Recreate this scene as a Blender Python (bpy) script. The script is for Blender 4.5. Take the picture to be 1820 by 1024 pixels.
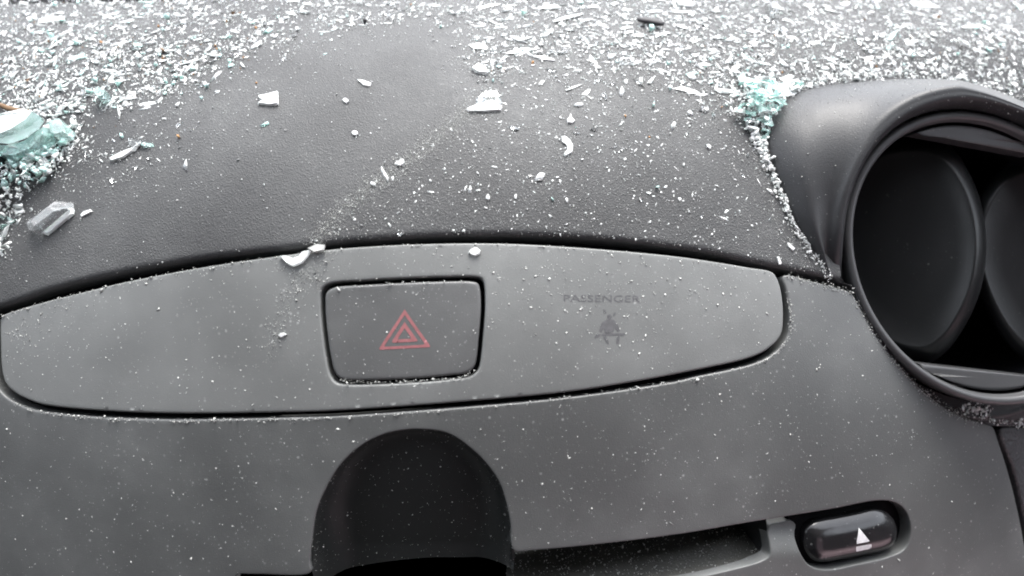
import bpy, bmesh, math, random
import numpy as np
from mathutils import Vector, Matrix
from mathutils.geometry import delaunay_2d_cdt

random.seed(7); rng = np.random.default_rng(7)
scene = bpy.context.scene
for o in list(bpy.data.objects): bpy.data.objects.remove(o)
COL = scene.collection

# ------------------------------------------------------------------ camera
W, H, F = 1820.0, 1024.0, 1576.0           # size of the photograph, focal length in its pixels
PITCH = math.radians(38.0)
RAY0 = PITCH - math.atan(87 / F)
CAM = np.array([0.0, -0.22 * math.cos(RAY0), 0.22 * math.sin(RAY0)])
FWD = np.array([0, math.cos(PITCH), -math.sin(PITCH)])
RGT = np.array([1.0, 0, 0]); UPV = np.array([0, math.sin(PITCH), math.cos(PITCH)])
cam_d = bpy.data.cameras.new('camera'); cam = bpy.data.objects.new('camera', cam_d); COL.objects.link(cam)
cam.location = CAM.tolist(); cam.rotation_euler = (math.pi / 2 - PITCH, 0, 0)
cam_d.sensor_width = 36; cam_d.lens = 36 * F / W; cam_d.clip_start = 0.005; cam_d.clip_end = 60
cam_d.dof.use_dof = True; cam_d.dof.focus_distance = 0.235; cam_d.dof.aperture_fstop = 9
scene.camera = cam
scene.cycles.filter_width = 1.9

# ------------------------------------------------------------------ light
SUN_EL, SUN_AZ = math.radians(64), math.radians(16)      # azimuth measured from +Y (ahead) towards +X
world = bpy.data.worlds.new('World'); scene.world = world; world.use_nodes = True
wn = world.node_tree; bg = wn.nodes['Background']
sky = wn.nodes.new('ShaderNodeTexSky'); sky.sky_type = 'NISHITA'; sky.sun_disc = False
sky.sun_elevation = SUN_EL; sky.sun_rotation = SUN_AZ
sky.air_density = 1.0; sky.dust_density = 2.0; sky.ozone_density = 1.0
hsv = wn.nodes.new('ShaderNodeHueSaturation'); hsv.inputs['Saturation'].default_value = 0.25
wn.links.new(sky.outputs[0], hsv.inputs['Color']); wn.links.new(hsv.outputs[0], bg.inputs[0])
bg.inputs[1].default_value = 0.12
sd = bpy.data.lights.new('sun', 'SUN'); sd.energy = .9; sd.angle = math.radians(35); sd.color = (1, .97, .93)
sun = bpy.data.objects.new('sun', sd); COL.objects.link(sun)
sdir = Vector((math.sin(SUN_AZ) * math.cos(SUN_EL), math.cos(SUN_AZ) * math.cos(SUN_EL), math.sin(SUN_EL)))
sun.rotation_euler = sdir.to_track_quat('Z', 'Y').to_euler(); sun.location = (0.3, 1, 1.5)
vs = scene.view_settings; vs.view_transform = 'Standard'; vs.look = 'None'; vs.gamma = 1; vs.use_curve_mapping = False
vs.exposure = 2.75

# ------------------------------------------------------------------ the dashboard's master surface
XC = -0.027; BZ = 1.45; AY = 0.75
_s = np.linspace(-0.20, 0.40, 2401)
_th = np.radians(np.interp(_s, [-.20, -.10, -.05, -.01, .012, .04, .08, .13, .4], [66, 61, 55, 47, 33, 17, 5, 0, -2]))
_th = np.convolve(np.pad(_th, 20, mode='edge'), np.ones(41) / 41, mode='valid')
_dy = np.cos(_th); _dz = np.sin(_th); _h = _s[1] - _s[0]
_Y = np.concatenate([[0], np.cumsum((_dy[1:] + _dy[:-1]) / 2 * _h)]); _Z = np.concatenate([[0], np.cumsum((_dz[1:] + _dz[:-1]) / 2 * _h)])
_Y -= np.interp(0, _s, _Y); _Z -= np.interp(0, _s, _Z)
def surf(x, s):
    x = np.asarray(x, float); s = np.asarray(s, float); d = x - XC
    t = np.clip((s - .0) / .075, 0, 1); bz = BZ * (1 - t * t * (3 - 2 * t)) + .35 * t * t * (3 - 2 * t)
    return np.stack([x, np.interp(s, _s, _Y) + AY * d * d, np.interp(s, _s, _Z) - bz * d * d], -1)
def nrm(x, s):
    e = 2e-4
    n = np.cross(surf(np.asarray(x) + e, s) - surf(np.asarray(x) - e, s), surf(x, np.asarray(s) + e) - surf(x, np.asarray(s) - e))
    return n / np.linalg.norm(n, axis=-1, keepdims=True)
def proj(P):
    r = P - CAM; w = r @ FWD
    return np.stack([W / 2 + F * (r @ RGT) / w, H / 2 - F * (r @ UPV) / w], -1)
_gx, _gs = np.meshgrid(np.linspace(-.30, .34, 64), np.linspace(-.13, .36, 76)); _gx = _gx.ravel(); _gs = _gs.ravel(); _gp = proj(surf(_gx, _gs))
def unproj(uv):
    """photograph pixel -> (x, s) on the master surface"""
    uv = np.atleast_2d(np.asarray(uv, float)); xs = np.zeros((len(uv), 2))
    for i in range(0, len(uv), 2000):
        d = ((uv[i:i+2000, None, :] - _gp[None]) ** 2).sum(-1); k = d.argmin(1); xs[i:i+2000, 0] = _gx[k]; xs[i:i+2000, 1] = _gs[k]
    e = 1e-5
    for it in range(8):
        x, s = xs[:, 0], xs[:, 1]; p = proj(surf(x, s)); r = uv - p
        ju = (proj(surf(x + e, s)) - p) / e; js = (proj(surf(x, s + e)) - p) / e
        det = ju[:, 0] * js[:, 1] - ju[:, 1] * js[:, 0]
        dx = (r[:, 0] * js[:, 1] - r[:, 1] * js[:, 0]) / det; ds = (ju[:, 0] * r[:, 1] - ju[:, 1] * r[:, 0]) / det
        xs[:, 0] += np.clip(dx, -.01, .01); xs[:, 1] += np.clip(ds, -.01, .01)
        xs[:, 1] = np.clip(xs[:, 1], -.19, .39)
    return xs

# ------------------------------------------------------------------ materials
def new_mat(name):
    m = bpy.data.materials.new(name); m.use_nodes = True; nt = m.node_tree
    return m, nt, nt.nodes['Principled BSDF']
def N(nt, typ, **kw):
    n = nt.nodes.new(typ)
    for k, v in kw.items():
        if k in n.inputs: n.inputs[k].default_value = v
        else: setattr(n, k, v)
    return n
def coords(nt, scale=(1, 1, 1)):
    t = N(nt, 'ShaderNodeTexCoord'); mp = N(nt, 'ShaderNodeMapping'); mp.inputs['Scale'].default_value = scale
    nt.links.new(t.outputs['Object'], mp.inputs['Vector']); return mp.outputs['Vector']
def ramp(nt, src, a, b, ca=(0, 0, 0, 1), cb=(1, 1, 1, 1)):
    r = N(nt, 'ShaderNodeValToRGB'); r.color_ramp.elements[0].position = a; r.color_ramp.elements[1].position = b
    r.color_ramp.elements[0].color = ca; r.color_ramp.elements[1].color = cb; nt.links.new(src, r.inputs['Fac']); return r.outputs['Color']
def mathn(nt, op, a, b):
    n = N(nt, 'ShaderNodeMath', operation=op)
    for i, v in enumerate((a, b)):
        if isinstance(v, (int, float)): n.inputs[i].default_value = v
        else: nt.links.new(v, n.inputs[i])
    return n.outputs[0]
def mixc(nt, f, a, b):
    n = N(nt, 'ShaderNodeMix', data_type='RGBA')
    for i, v in ((0, f), (6, a), (7, b)):
        if isinstance(v, (int, float, tuple)): n.inputs[i].default_value = v
        else: nt.links.new(v, n.inputs[i])
    return n.outputs[2]

def plastic(name, base, rough, grain=0.0, grain_scale=1500, dust=0.0, dustcol=(.42, .43, .42, 1), grain_cells=False, spec=.5, mottle=.18, dust_scale=900, film=0.0):
    m, nt, b = new_mat(name); v = coords(nt)
    big = N(nt, 'ShaderNodeTexNoise', Scale=22.0, Detail=5.0); nt.links.new(v, big.inputs['Vector'])
    mid = N(nt, 'ShaderNodeTexNoise', Scale=140.0, Detail=4.0); nt.links.new(v, mid.inputs['Vector'])
    f = ramp(nt, big.outputs['Fac'], .35, .68)
    lo = tuple(c * (1 - mottle) for c in base) + (1,); hi = tuple(c * (1 + mottle) for c in base) + (1,)
    col = mixc(nt, f, lo, hi)
    if film > 0:   # thin smeared film of dust
        fm = mathn(nt, 'MULTIPLY', ramp(nt, big.outputs['Fac'], .42, .72), ramp(nt, mid.outputs['Fac'], .3, .75))
        col = mixc(nt, mathn(nt, 'MULTIPLY', fm, film), col, (.30, .31, .30, 1))
    if dust > 0:
        for k, (sc, lim, am) in enumerate(((dust_scale, .23, .55), (dust_scale * 2.1, .26, .45))):
            vo = N(nt, 'ShaderNodeTexVoronoi', Scale=float(sc)); nt.links.new(v, vo.inputs['Vector'])
            dot = ramp(nt, vo.outputs['Distance'], .10, lim, (1, 1, 1, 1), (0, 0, 0, 1))
            sx = N(nt, 'ShaderNodeSeparateColor'); nt.links.new(vo.outputs['Color'], sx.inputs[0])
            pick = ramp(nt, sx.outputs[0], 1 - dust * (.6 if k == 0 else .9), min(1, 1.02 - dust * .3))
            patch = ramp(nt, mid.outputs['Fac'], .40, .62)
            a = mathn(nt, 'MULTIPLY', mathn(nt, 'MULTIPLY', dot, pick), mathn(nt, 'MULTIPLY', patch, am))
            col = mixc(nt, a, col, dustcol)
    nt.links.new(col, b.inputs['Base Color'])
    b.inputs['Specular IOR Level'].default_value = spec
    rr = N(nt, 'ShaderNodeMapRange'); nt.links.new(mid.outputs['Fac'], rr.inputs[0]); rr.inputs[3].default_value = rough - .07; rr.inputs[4].default_value = rough + .07
    nt.links.new(rr.outputs[0], b.inputs['Roughness'])
    if grain > 0:
        if grain_cells:
            wv = N(nt, 'ShaderNodeTexNoise', Scale=260.0, Detail=2.0); nt.links.new(v, wv.inputs['Vector'])
            mx = N(nt, 'ShaderNodeMixRGB', Fac=.0035); mx.blend_type = 'ADD'; nt.links.new(v, mx.inputs[1]); nt.links.new(wv.outputs['Color'], mx.inputs[2])
            g = N(nt, 'ShaderNodeTexVoronoi', Scale=float(grain_scale), feature='SMOOTH_F1'); g.inputs['Smoothness'].default_value = .4
            nt.links.new(mx.outputs[0], g.inputs['Vector']); gh = g.outputs['Distance']
        else:
            g = N(nt, 'ShaderNodeTexNoise', Scale=float(grain_scale), Detail=3.0); nt.links.new(v, g.inputs['Vector']); gh = g.outputs['Fac']
        bp = N(nt, 'ShaderNodeBump', Strength=grain, Distance=.00025); nt.links.new(gh, bp.inputs['Height']); nt.links.new(bp.outputs[0], b.inputs['Normal'])
    return m

M = {}
M['pad'] = plastic('grained_vinyl', (.056, .057, .058), .60, spec=.25, grain=.55, grain_scale=2500, dust=.35, grain_cells=True, dust_scale=1100, film=.12)
M['fascia'] = plastic('matt_grey_plastic', (.088, .091, .090), .40, grain=.25, grain_scale=3500, dust=.32, dust_scale=550, film=.18)
M['insert'] = plastic('silver_grey_plastic', (.142, .147, .144), .5, grain=.2, grain_scale=3500, dust=.35, dust_scale=550, film=.24)
M['button'] = plastic('dark_grey_plastic', (.090, .092, .092), .45, grain=.2, grain_scale=3500, dust=.3, dust_scale=700, film=.10)
M['hood'] = plastic('soft_black_plastic', (.033, .034, .036), .46, spec=.32, grain=.3, grain_scale=2600, dust=.22, dust_scale=800, film=.05)
M['ring'] = plastic('grey_ring_plastic', (.060, .061, .063), .4, grain=.1, grain_scale=3000, dust=.1)
M['black'] = plastic('black_plastic', (.010, .0105, .011), .38, grain=.1, grain_scale=2500, dust=.18, dust_scale=700, dustcol=(.12, .12, .11, 1))
M['vane'] = plastic('black_vane_plastic', (.011, .012, .0125), .36, dust=.16, dust_scale=600, dustcol=(.14, .14, .13, 1), grain=.15, grain_scale=2500, spec=.45)
M['scoop'] = plastic('dusty_shade_dark_plastic', (.016, .0175, .017), .45, dust=.4, dust_scale=500, dustcol=(.07, .075, .065, 1), grain=.1, grain_scale=2500, spec=.3)  # shade of the recess is put into the dark base and dimmed dust
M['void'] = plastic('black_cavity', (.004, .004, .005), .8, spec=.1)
M['gloss'] = plastic('glossy_black_plastic', (.014, .014, .015), .2, spec=.65, dust=.2, dust_scale=700)
M['trim'] = plastic('coarse_grained_plastic', (.030, .030, .032), .55, grain=1.0, grain_scale=900, grain_cells=True, dust=.2)
M['lip'] = plastic('dusty_slot_floor', (.03, .03, .026), .6, dust=.95, dust_scale=500, dustcol=(.13, .125, .1, 1), grain=.5, grain_scale=1500)
def flatmat(name, c, rough=.5):
    m, nt, b = new_mat(name); v = coords(nt); n = N(nt, 'ShaderNodeTexNoise', Scale=900.0, Detail=3.0); nt.links.new(v, n.inputs['Vector'])
    nt.links.new(mixc(nt, ramp(nt, n.outputs['Fac'], .3, .7), tuple(x * .85 for x in c) + (1,), tuple(min(1, x * 1.12) for x in c) + (1,)), b.inputs['Base Color'])
    b.inputs['Roughness'].default_value = rough; return m
M['red'] = flatmat('faded_red_print', (.28, .11, .115))
M['white'] = flatmat('white_print', (.72, .72, .72), .4)
M['print'] = flatmat('worn_grey_print', (.100, .100, .104))
M['leaf'] = flatmat('dry_brown_twig', (.13, .075, .035), .8)
M['darkleaf'] = flatmat('blackened_leaf', (.010, .009, .012), .6)
M['crumb'] = flatmat('orange_brown_crumb', (.30, .15, .05), .7)
def glass(name, col, trans, rough, sub=0):
    m, nt, b = new_mat(name); v = coords(nt)
    n = N(nt, 'ShaderNodeTexNoise', Scale=450.0, Detail=3.0); nt.links.new(v, n.inputs['Vector'])
    c2 = tuple(min(1, x * 1.15 + .06) for x in col)
    nt.links.new(mixc(nt, ramp(nt, n.outputs['Fac'], .35, .65), tuple(col) + (1,), c2 + (1,)), b.inputs['Base Color'])
    b.inputs['Roughness'].default_value = rough; b.inputs['IOR'].default_value = 1.5; b.inputs['Transmission Weight'].default_value = trans
    st = N(nt, 'ShaderNodeTexNoise', Scale=1400.0, Detail=2.0); nt.links.new(v, st.inputs['Vector'])
    bp = N(nt, 'ShaderNodeBump', Strength=.5, Distance=.0002); nt.links.new(st.outputs['Fac'], bp.inputs['Height']); nt.links.new(bp.outputs[0], b.inputs['Normal'])
    return m
M['frost'] = glass('frosted_white_glass', (.90, .95, .93), .42, .3)
M['clear'] = glass('clear_glass', (.93, .98, .97), .95, .03)
M['teal'] = glass('teal_tinted_glass', (.68, .92, .85), .75, .1)
M['tealfrost'] = glass('crushed_teal_glass', (.62, .88, .81), .35, .2)
M['prism'] = glass('cloudy_clear_glass', (.90, .97, .97), .8, .05)
M['tealdeep'] = glass('deep_teal_glass', (.60, .89, .81), .75, .1)
M['dustglass'] = glass('dusty_glass_grit', (.42, .43, .41), .0, .45)

# ------------------------------------------------------------------ mesh helpers
def link_mesh(name, verts, faces, mat, parent=None, smooth=True):
    me = bpy.data.meshes.new(name); me.from_pydata([tuple(v) for v in verts], [], faces); me.update()
    if smooth: me.polygons.foreach_set('use_smooth', [True] * len(me.polygons))
    o = bpy.data.objects.new(name, me); COL.objects.link(o); me.materials.append(mat)
    if parent is not None: o.parent = parent
    return o
def tag(o, label=None, cat=None, group=None, kind=None):
    if label: o['label'] = label
    if cat: o['category'] = cat
    if group: o['group'] = group
    if kind: o['kind'] = kind
    return o
def spline(pts, closed=True, step=None, n=8):
    P = np.asarray(pts, float); m = len(P); out = []
    rngi = range(m) if closed else range(m - 1)
    for i in rngi:
        p0, p1, p2, p3 = (P[(i - 1) % m], P[i], P[(i + 1) % m], P[(i + 2) % m]) if closed else (P[max(i - 1, 0)], P[i], P[i + 1], P[min(i + 2, m - 1)])
        t0 = 0; d = lambda a, b: max(1e-9, np.linalg.norm(a - b) ** .5)
        t1 = d(p0, p1); t2 = t1 + d(p1, p2); t3 = t2 + d(p2, p3)
        for t in np.linspace(t1, t2, n, endpoint=False):
            A1 = (t1 - t) / t1 * p0 + t / t1 * p1 if t1 > 1e-6 else p1
            A2 = (t2 - t) / (t2 - t1) * p1 + (t - t1) / (t2 - t1) * p2
            A3 = (t3 - t) / (t3 - t2) * p2 + (t - t2) / (t3 - t2) * p3 if t3 - t2 > 1e-4 else p2
            B1 = (t2 - t) / t2 * A1 + t / t2 * A2; B2 = (t3 - t) / (t3 - t1) * A2 + (t - t1) / (t3 - t1) * A3
            out.append((t2 - t) / (t2 - t1) * B1 + (t - t1) / (t2 - t1) * B2)
    if not closed: out.append(P[-1])
    out = np.array(out)
    if step: out = resample(out, step, closed)
    return out
def resample(P, step, closed=True):
    Q = np.vstack([P, P[:1]]) if closed else P
    L = np.concatenate([[0], np.cumsum(np.linalg.norm(np.diff(Q, axis=0), axis=1))]); n = max(3, int(round(L[-1] / step)))
    t = np.linspace(0, L[-1], n, endpoint=not closed)
    return np.stack([np.interp(t, L, Q[:, k]) for k in range(Q.shape[1])], -1)
def area(P): return .5 * np.sum(P[:, 0] * np.roll(P[:, 1], -1) - np.roll(P[:, 0], -1) * P[:, 1])
def inside(P, q):
    q = np.atleast_2d(q); c = np.zeros(len(q), bool); x, y = q[:, 0], q[:, 1]
    for a, b in zip(P, np.roll(P, -1, 0)):
        if a[1] == b[1]: continue
        m = ((a[1] > y) != (b[1] > y)) & (x < (b[0] - a[0]) * (y - a[1]) / (b[1] - a[1]) + a[0]); c ^= m
    return c
def dist_to(P, q, closed=True):
    q = np.atleast_2d(q); best = np.full(len(q), 1e9)
    B = np.roll(P, -1, 0) if closed else P[1:]; A = P if closed else P[:-1]
    for a, b in zip(A, B):
        ab = b - a; t = np.clip(((q - a) @ ab) / max(ab @ ab, 1e-18), 0, 1); best = np.minimum(best, np.linalg.norm(q - a - t[:, None] * ab, axis=1))
    return best
def offset_poly(P, r):   # P counter-clockwise, moves inward by r
    e = np.roll(P, -1, 0) - P; e /= np.linalg.norm(e, axis=1, keepdims=True) + 1e-12
    n = np.stack([-e[:, 1], e[:, 0]], -1); nn = n + np.roll(n, 1, 0); nn /= np.linalg.norm(nn, axis=1, keepdims=True) + 1e-12
    return P + nn * r
def clean(poly, orig, r):
    """drop vertices of an offset loop that fold over (closer to the original than r)"""
    k = dist_to(orig, poly) > r * .93 - 1e-9
    return k
MM = 1000.0
def fill(outer, holes, step, extra=None):
    """triangulate the area between loops (in mm); first vertices are the loops' own"""
    loops = [outer] + holes; V = []; E = []
    for L in loops:
        s0 = len(V); V += [tuple(p) for p in L]; E += [(s0 + i, s0 + (i + 1) % len(L)) for i in range(len(L))]
    mn, mx = outer.min(0), outer.max(0)
    gx, gy = np.meshgrid(np.arange(mn[0], mx[0], step), np.arange(mn[1], mx[1], step)); g = np.stack([gx.ravel(), gy.ravel()], -1)
    g[:, 0] += (np.round((g[:, 1] - mn[1]) / step) % 2) * step / 2
    k = inside(outer, g)
    for h in holes: k &= ~inside(h, g)
    g = g[k]; k = dist_to(outer, g) > step * .5
    for h in holes: k &= dist_to(h, g) > step * .5
    g = g[k]
    if extra is not None and len(extra):
        g = g[np.array([(((extra - p) ** 2).sum(1)).min() for p in g]) > (step * .5) ** 2] if len(g) else g
        V += [tuple(p) for p in extra]
    V += [tuple(p) for p in g]
    vv, ee, ff, ov, _, _ = delaunay_2d_cdt([Vector(v) for v in V], E, [], 0, 1e-6)
    vv = np.array([tuple(v) for v in vv]); ff = np.array(ff)
    c = vv[ff].mean(1); k = inside(outer, c)
    for h in holes: k &= ~inside(h, c)
    ff = ff[k]; mapping = {}
    for i, o in enumerate(ov):
        for j in o: mapping.setdefault(j, i)
    ids = []; q = 0
    for L in loops: ids.append([mapping[q + i] for i in range(len(L))]); q += len(L)
    return vv, ff, ids
def px2mm(pts, closed=True, step=.8, sp=True):
    uv = spline(pts, closed) if sp else resample(np.asarray(pts, float), 6, closed)
    P = unproj(uv) * MM; P = resample(P, step, closed)
    if closed and area(P) < 0: P = P[::-1]
    return P
def plate(name, outline, mat, parent, holes=(), r=.6, wall=4.0, off=0.0, step=2.0, bstep=.8, relief=None, sp=True, ry=None, inmm=False, hole_r=None, nround=5):
    """a moulded panel that follows the master surface, with rounded edges and side walls (all sizes in mm)"""
    out = outline if inmm else px2mm(outline, step=bstep, sp=sp)
    hs = [h if inmm else px2mm(h, step=bstep, sp=sp) for h in holes]
    ry = r if ry is None else ry
    io = offset_poly(out, r); ih = [offset_poly(h, -(hole_r or r)) for h in hs]
    ex = []
    for L, sg, q in [(out, 1, r)] + [(h, -1, hole_r or r) for h in hs]:
        e = offset_poly(L, sg * (q + .7)); e = e[dist_to(L, e) > q + .55]; ex.append(e)
    ex = np.vstack(ex); kk = inside(out, ex)
    for L, q in [(out, r)] + [(h, hole_r or r) for h in hs]: kk &= dist_to(L, ex) > q + .5
    for h in hs: kk &= ~inside(h, ex)
    ex = ex[kk]
    vv, ff, ids = fill(io, ih, step, ex)
    V = []; Fc = []
    def P3(xy, dep):
        xy = np.atleast_2d(xy); x, s = xy[:, 0] / MM, xy[:, 1] / MM
        rel = relief(xy) if relief is not None else 0
        return surf(x, s) + nrm(x, s) * ((off + rel - dep)[:, None] if np.ndim(off + rel - dep) else (off + rel - dep)) / MM
    V += list(P3(vv, 0.0)); Fc += [tuple(int(i) for i in f) for f in ff]
    for L, idl, sgn in [(out, ids[0], 1)] + [(h, ids[k + 1], -1) for k, h in enumerate(hs)]:
        prev = idl; rr = r if sgn > 0 else (hole_r or r); rz = ry if sgn > 0 else rr
        prof = [(rr * (1 - math.sin(a)), rz * (1 - math.cos(a))) for a in np.linspace(0, math.pi / 2, nround + 1)[1:]] + [(0, rz + wall * .4), (0, rz + wall)]
        for ins, dep in prof:
            q = P3(offset_poly(L, sgn * ins), dep); st = len(V); V += list(q); cur = list(range(st, st + len(q))); n = len(q)
            for i in range(n):
                j = (i + 1) % n
                Fc.append((prev[i], cur[i], cur[j], prev[j]) if sgn > 0 else (prev[i], prev[j], cur[j], cur[i]))
            prev = cur
    o = link_mesh(name, V, Fc, mat, parent)
    bm = bmesh.new(); bm.from_mesh(o.data); bmesh.ops.recalc_face_normals(bm, faces=bm.faces)
    up = nrm(out[:, 0].mean() / MM, out[:, 1].mean() / MM)
    if sum(Vector(f.normal).dot(Vector(up)) * f.calc_area() for f in bm.faces) < 0: bmesh.ops.reverse_faces(bm, faces=bm.faces)
    bm.to_mesh(o.data); bm.free()
    o['_'] = 0; del o['_']
    return o
def decal(name, polys, mat, parent, height, sp=False, holes=()):
    """thin raised print that follows the panel below; height = mm above the master surface"""
    V = []; Fc = []
    for k, P in enumerate(polys):
        P = px2mm(P, step=.35, sp=False); hh = [px2mm(h, step=.35, sp=False) for h in (holes[k] if holes else [])]
        vv, ff, ids = fill(P, hh, .8); b = len(V); x, s = vv[:, 0] / MM, vv[:, 1] / MM
        hz = height(vv) if callable(height) else height
        V += list(surf(x, s) + nrm(x, s) * (np.atleast_1d(hz)[:, None] / MM)); Fc += [tuple(int(i) + b for i in f) for f in ff]
    return link_mesh(name, V, Fc, mat, parent, smooth=True)

# ------------------------------------------------------------------ the car round the dashboard: unseen roof lining, doors and floor, added to shade it, and seats behind the camera
def box_obj(name, parts, mat):
    V = []; Fc = []
    for (x0, y0, z0, x1, y1, z1) in parts:
        b = len(V); V += [(x, y, z) for x in (x0, x1) for y in (y0, y1) for z in (z0, z1)]
        Fc += [(b, b+1, b+3, b+2), (b+4, b+6, b+7, b+5), (b, b+4, b+5, b+1), (b+2, b+3, b+7, b+6), (b, b+2, b+6, b+4), (b+1, b+5, b+7, b+3)]
    o = link_mesh(name, V, Fc, mat, None, smooth=False); o['kind'] = 'structure'; return o
M['lining'] = plastic('grey_roof_fabric', (.42, .42, .41), .9, spec=.1, grain=.3, grain_scale=800)
M['doorskin'] = plastic('dark_door_plastic', (.03, .03, .032), .6, grain=.3, grain_scale=800)
box_obj('unseen_roof_lining', [(-.72, -1.7, .46, .72, -.20, .49)], M['lining'])
box_obj('unseen_cabin_rear', [(-.72, -1.74, -.55, .72, -1.7, .46)], M['doorskin'])
box_obj('unseen_cabin_floor', [(-.72, -1.7, -.60, .72, .25, -.56)], M['doorskin'])
box_obj('unseen_cabin_side', [(-.78, -1.7, -.56, -.74, .25, .12), (.74, -1.7, -.56, .78, .25, .12), (-.78, -1.2, .12, -.74, -.5, .46), (.74, -1.2, .12, .78, -.5, .46)], M['doorskin'])

M['seat_rose_bounce'] = plastic('rose_bounce_seat_fabric', (.58, .43, .465), .9, spec=.1)  # added seat, coloured to bounce pink light onto the fascia and eject button
M['seat_grey'] = plastic('grey_seat_fabric', (.08, .08, .08), .9, spec=.1)
def car_seat(x, mat, label):
    t = bpy.data.objects.new('car_seat', None); COL.objects.link(t); t.location = (x, -.55, -.45); tag(t, label, 'car seat')
    for nm, bx_ in (('cushion', (-.25, -.28, .0, .25, .30, .24)), ('backrest', (-.25, -.46, .12, .25, -.30, .80))):
        bm = bmesh.new(); bmesh.ops.create_cube(bm, size=1)
        for v in bm.verts: v.co = Vector([bx_[k] + (v.co[k] + .5) * (bx_[k + 3] - bx_[k]) for k in range(3)])
        bmesh.ops.bevel(bm, geom=bm.edges[:], offset=.05, segments=4, affect='EDGES', profile=.5); me = bpy.data.meshes.new(nm); bm.to_mesh(me); bm.free()
        me.materials.append(mat); o = bpy.data.objects.new(nm, me); COL.objects.link(o); o.parent = t
car_seat(.46, M['seat_rose_bounce'], 'added dusty rose car seat, unseen behind the camera on the right, bouncing pink light')
car_seat(-.40, M['seat_grey'], 'grey fabric car seat behind the camera on the left')

# ------------------------------------------------------------------ dashboard
dash = bpy.data.objects.new('dashboard', None); COL.objects.link(dash)
tag(dash, 'dark grey car dashboard with round air vent and hazard switch, strewn with broken glass', 'dashboard')

PAD_EDGE = [(-330, 650), (-200, 606), (-100, 575), (0, 547), (80, 520), (157, 499), (260, 478), (359, 461), (494, 445), (610, 432), (734, 423), (890, 419), (1047, 425), (1200, 441), (1257, 450), (1374, 474), (1471, 494), (1512, 506)]
pad_tail = [(1600, 530), (1760, 580), (1900, 630), (2080, 700), (2250, 760)]
back = [(2250, -60), (1820, -58), (1300, -42), (800, -22), (350, 0), (0, 9), (-330, 18)]
padpx = np.array(spline(PAD_EDGE + pad_tail, False, step=8).tolist() + resample(np.array([(2250, 700), (2250, -40)], float), 10, False).tolist() + spline(back, False, step=10).tolist()[1:] + resample(np.array([(-330, 30), (-330, 630)], float), 10, False).tolist())
pm = resample(unproj(padpx) * MM, 1.2)
if area(pm) < 0: pm = pm[::-1]
pad = plate('top_pad', pm, M['pad'], dash, r=1.6, wall=5, step=2.2, inmm=True, off=.6)

def cull(o, tests):
    bm = bmesh.new(); bm.from_mesh(o.data); P = np.array([v.co[:] for v in bm.verts]); bm.verts.ensure_lookup_table(); k = np.zeros(len(P), bool)
    for t in tests: k |= t(P)
    bmesh.ops.delete(bm, geom=[bm.verts[i] for i in np.where(k)[0]], context='VERTS'); bm.to_mesh(o.data); bm.free()
# dark backing that closes every seam
bx, bs = np.meshgrid(np.linspace(-.27, .30, 90), np.linspace(-.115, .30, 80))
BV = surf(bx.ravel(), bs.ravel()) - nrm(bx.ravel(), bs.ravel()) * .0055
# (openings for vent, slot and scoop are left out of the backing)
vent_c = (1744.0, 459.0)
def ell(k, n=128):
    t = np.linspace(0, 2 * math.pi, n, endpoint=False); Wd, Hd, c = 239.0, 258.0, 10578.0
    L = np.linalg.cholesky(np.array([[Wd * Wd, c], [c, Hd * Hd]])); p = (L @ np.stack([np.cos(t), np.sin(t)])).T
    return p * k + np.array(vent_c)
SLOT_CUT = [(420, 1024), (450, 1021), (552, 1018), (550, 1000), (554, 960), (561, 912), (575, 876), (605, 826), (644, 791), (686, 771), (741, 763), (797, 771), (838, 798), (866, 826), (888, 859), (900, 895), (908, 935), (913, 978), (950, 978), (1080, 966), (1220, 948), (1319, 931), (1418, 915), (1484, 904), (1560, 890), (1590, 893), (1609, 907), (1619, 940), (1609, 975), (1580, 990), (1530, 1002), (1467, 1013), (1440, 1006), (1424, 985), (1419, 962), (1421, 950), (1425, 940), (1418, 932), (1395, 935), (1379, 939), (1372, 950), (1371, 970), (1368, 988), (1352, 998), (1286, 1016), (1180, 1038), (900, 1078), (640, 1098), (500, 1102), (420, 1100)]
bpx = proj(BV); nxg = 90
keep = ~(inside(np.array(SLOT_CUT, float), bpx) | inside(ell(1.0), bpx) | inside(np.array([(520, 740), (940, 740), (1640, 860), (1640, 1120), (400, 1130), (400, 1000)], float), bpx))
mir = BV.copy(); mir[:, 0] = 2 * (XC - .008) - mir[:, 0]; keep &= ~inside(ell(1.0), proj(mir))
BF = []
for j in range(79):
    for i in range(89):
        q = (j * nxg + i, j * nxg + i + 1, (j + 1) * nxg + i + 1, (j + 1) * nxg + i)
        if all(keep[k] for k in q): BF.append(q)
link_mesh('inner_carrier', BV, BF, M['void'], dash)

def mirP(P): Q = P.copy(); Q[:, 0] = 2 * (XC - .008) - Q[:, 0]; return Q
cull(pad, [lambda P: inside(ell(1.07), proj(P)) & (P[:, 0] > 0), lambda P: inside(ell(1.07), proj(mirP(P))) & (P[:, 0] < 0)])
# strip behind the far edge of the pad, at the foot of the windscreen
ex = np.linspace(-330, 2250, 60); ev = np.interp(ex, [b[0] for b in back[::-1]], [b[1] for b in back[::-1]])
e0 = unproj(np.stack([ex, ev + 2], -1)); e1 = e0.copy(); e1[:, 1] = np.minimum(e1[:, 1] + .06, .385)
A = surf(e0[:, 0], e0[:, 1]) - np.array([0, 0, .004]); B = surf(e1[:, 0], e1[:, 1]) - np.array([0, 0, .012])
link_mesh('windscreen_ledge', np.vstack([A, B]), [(i, i + 1, 61 + i, 60 + i) for i in range(59)], M['hood'], dash)

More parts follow.
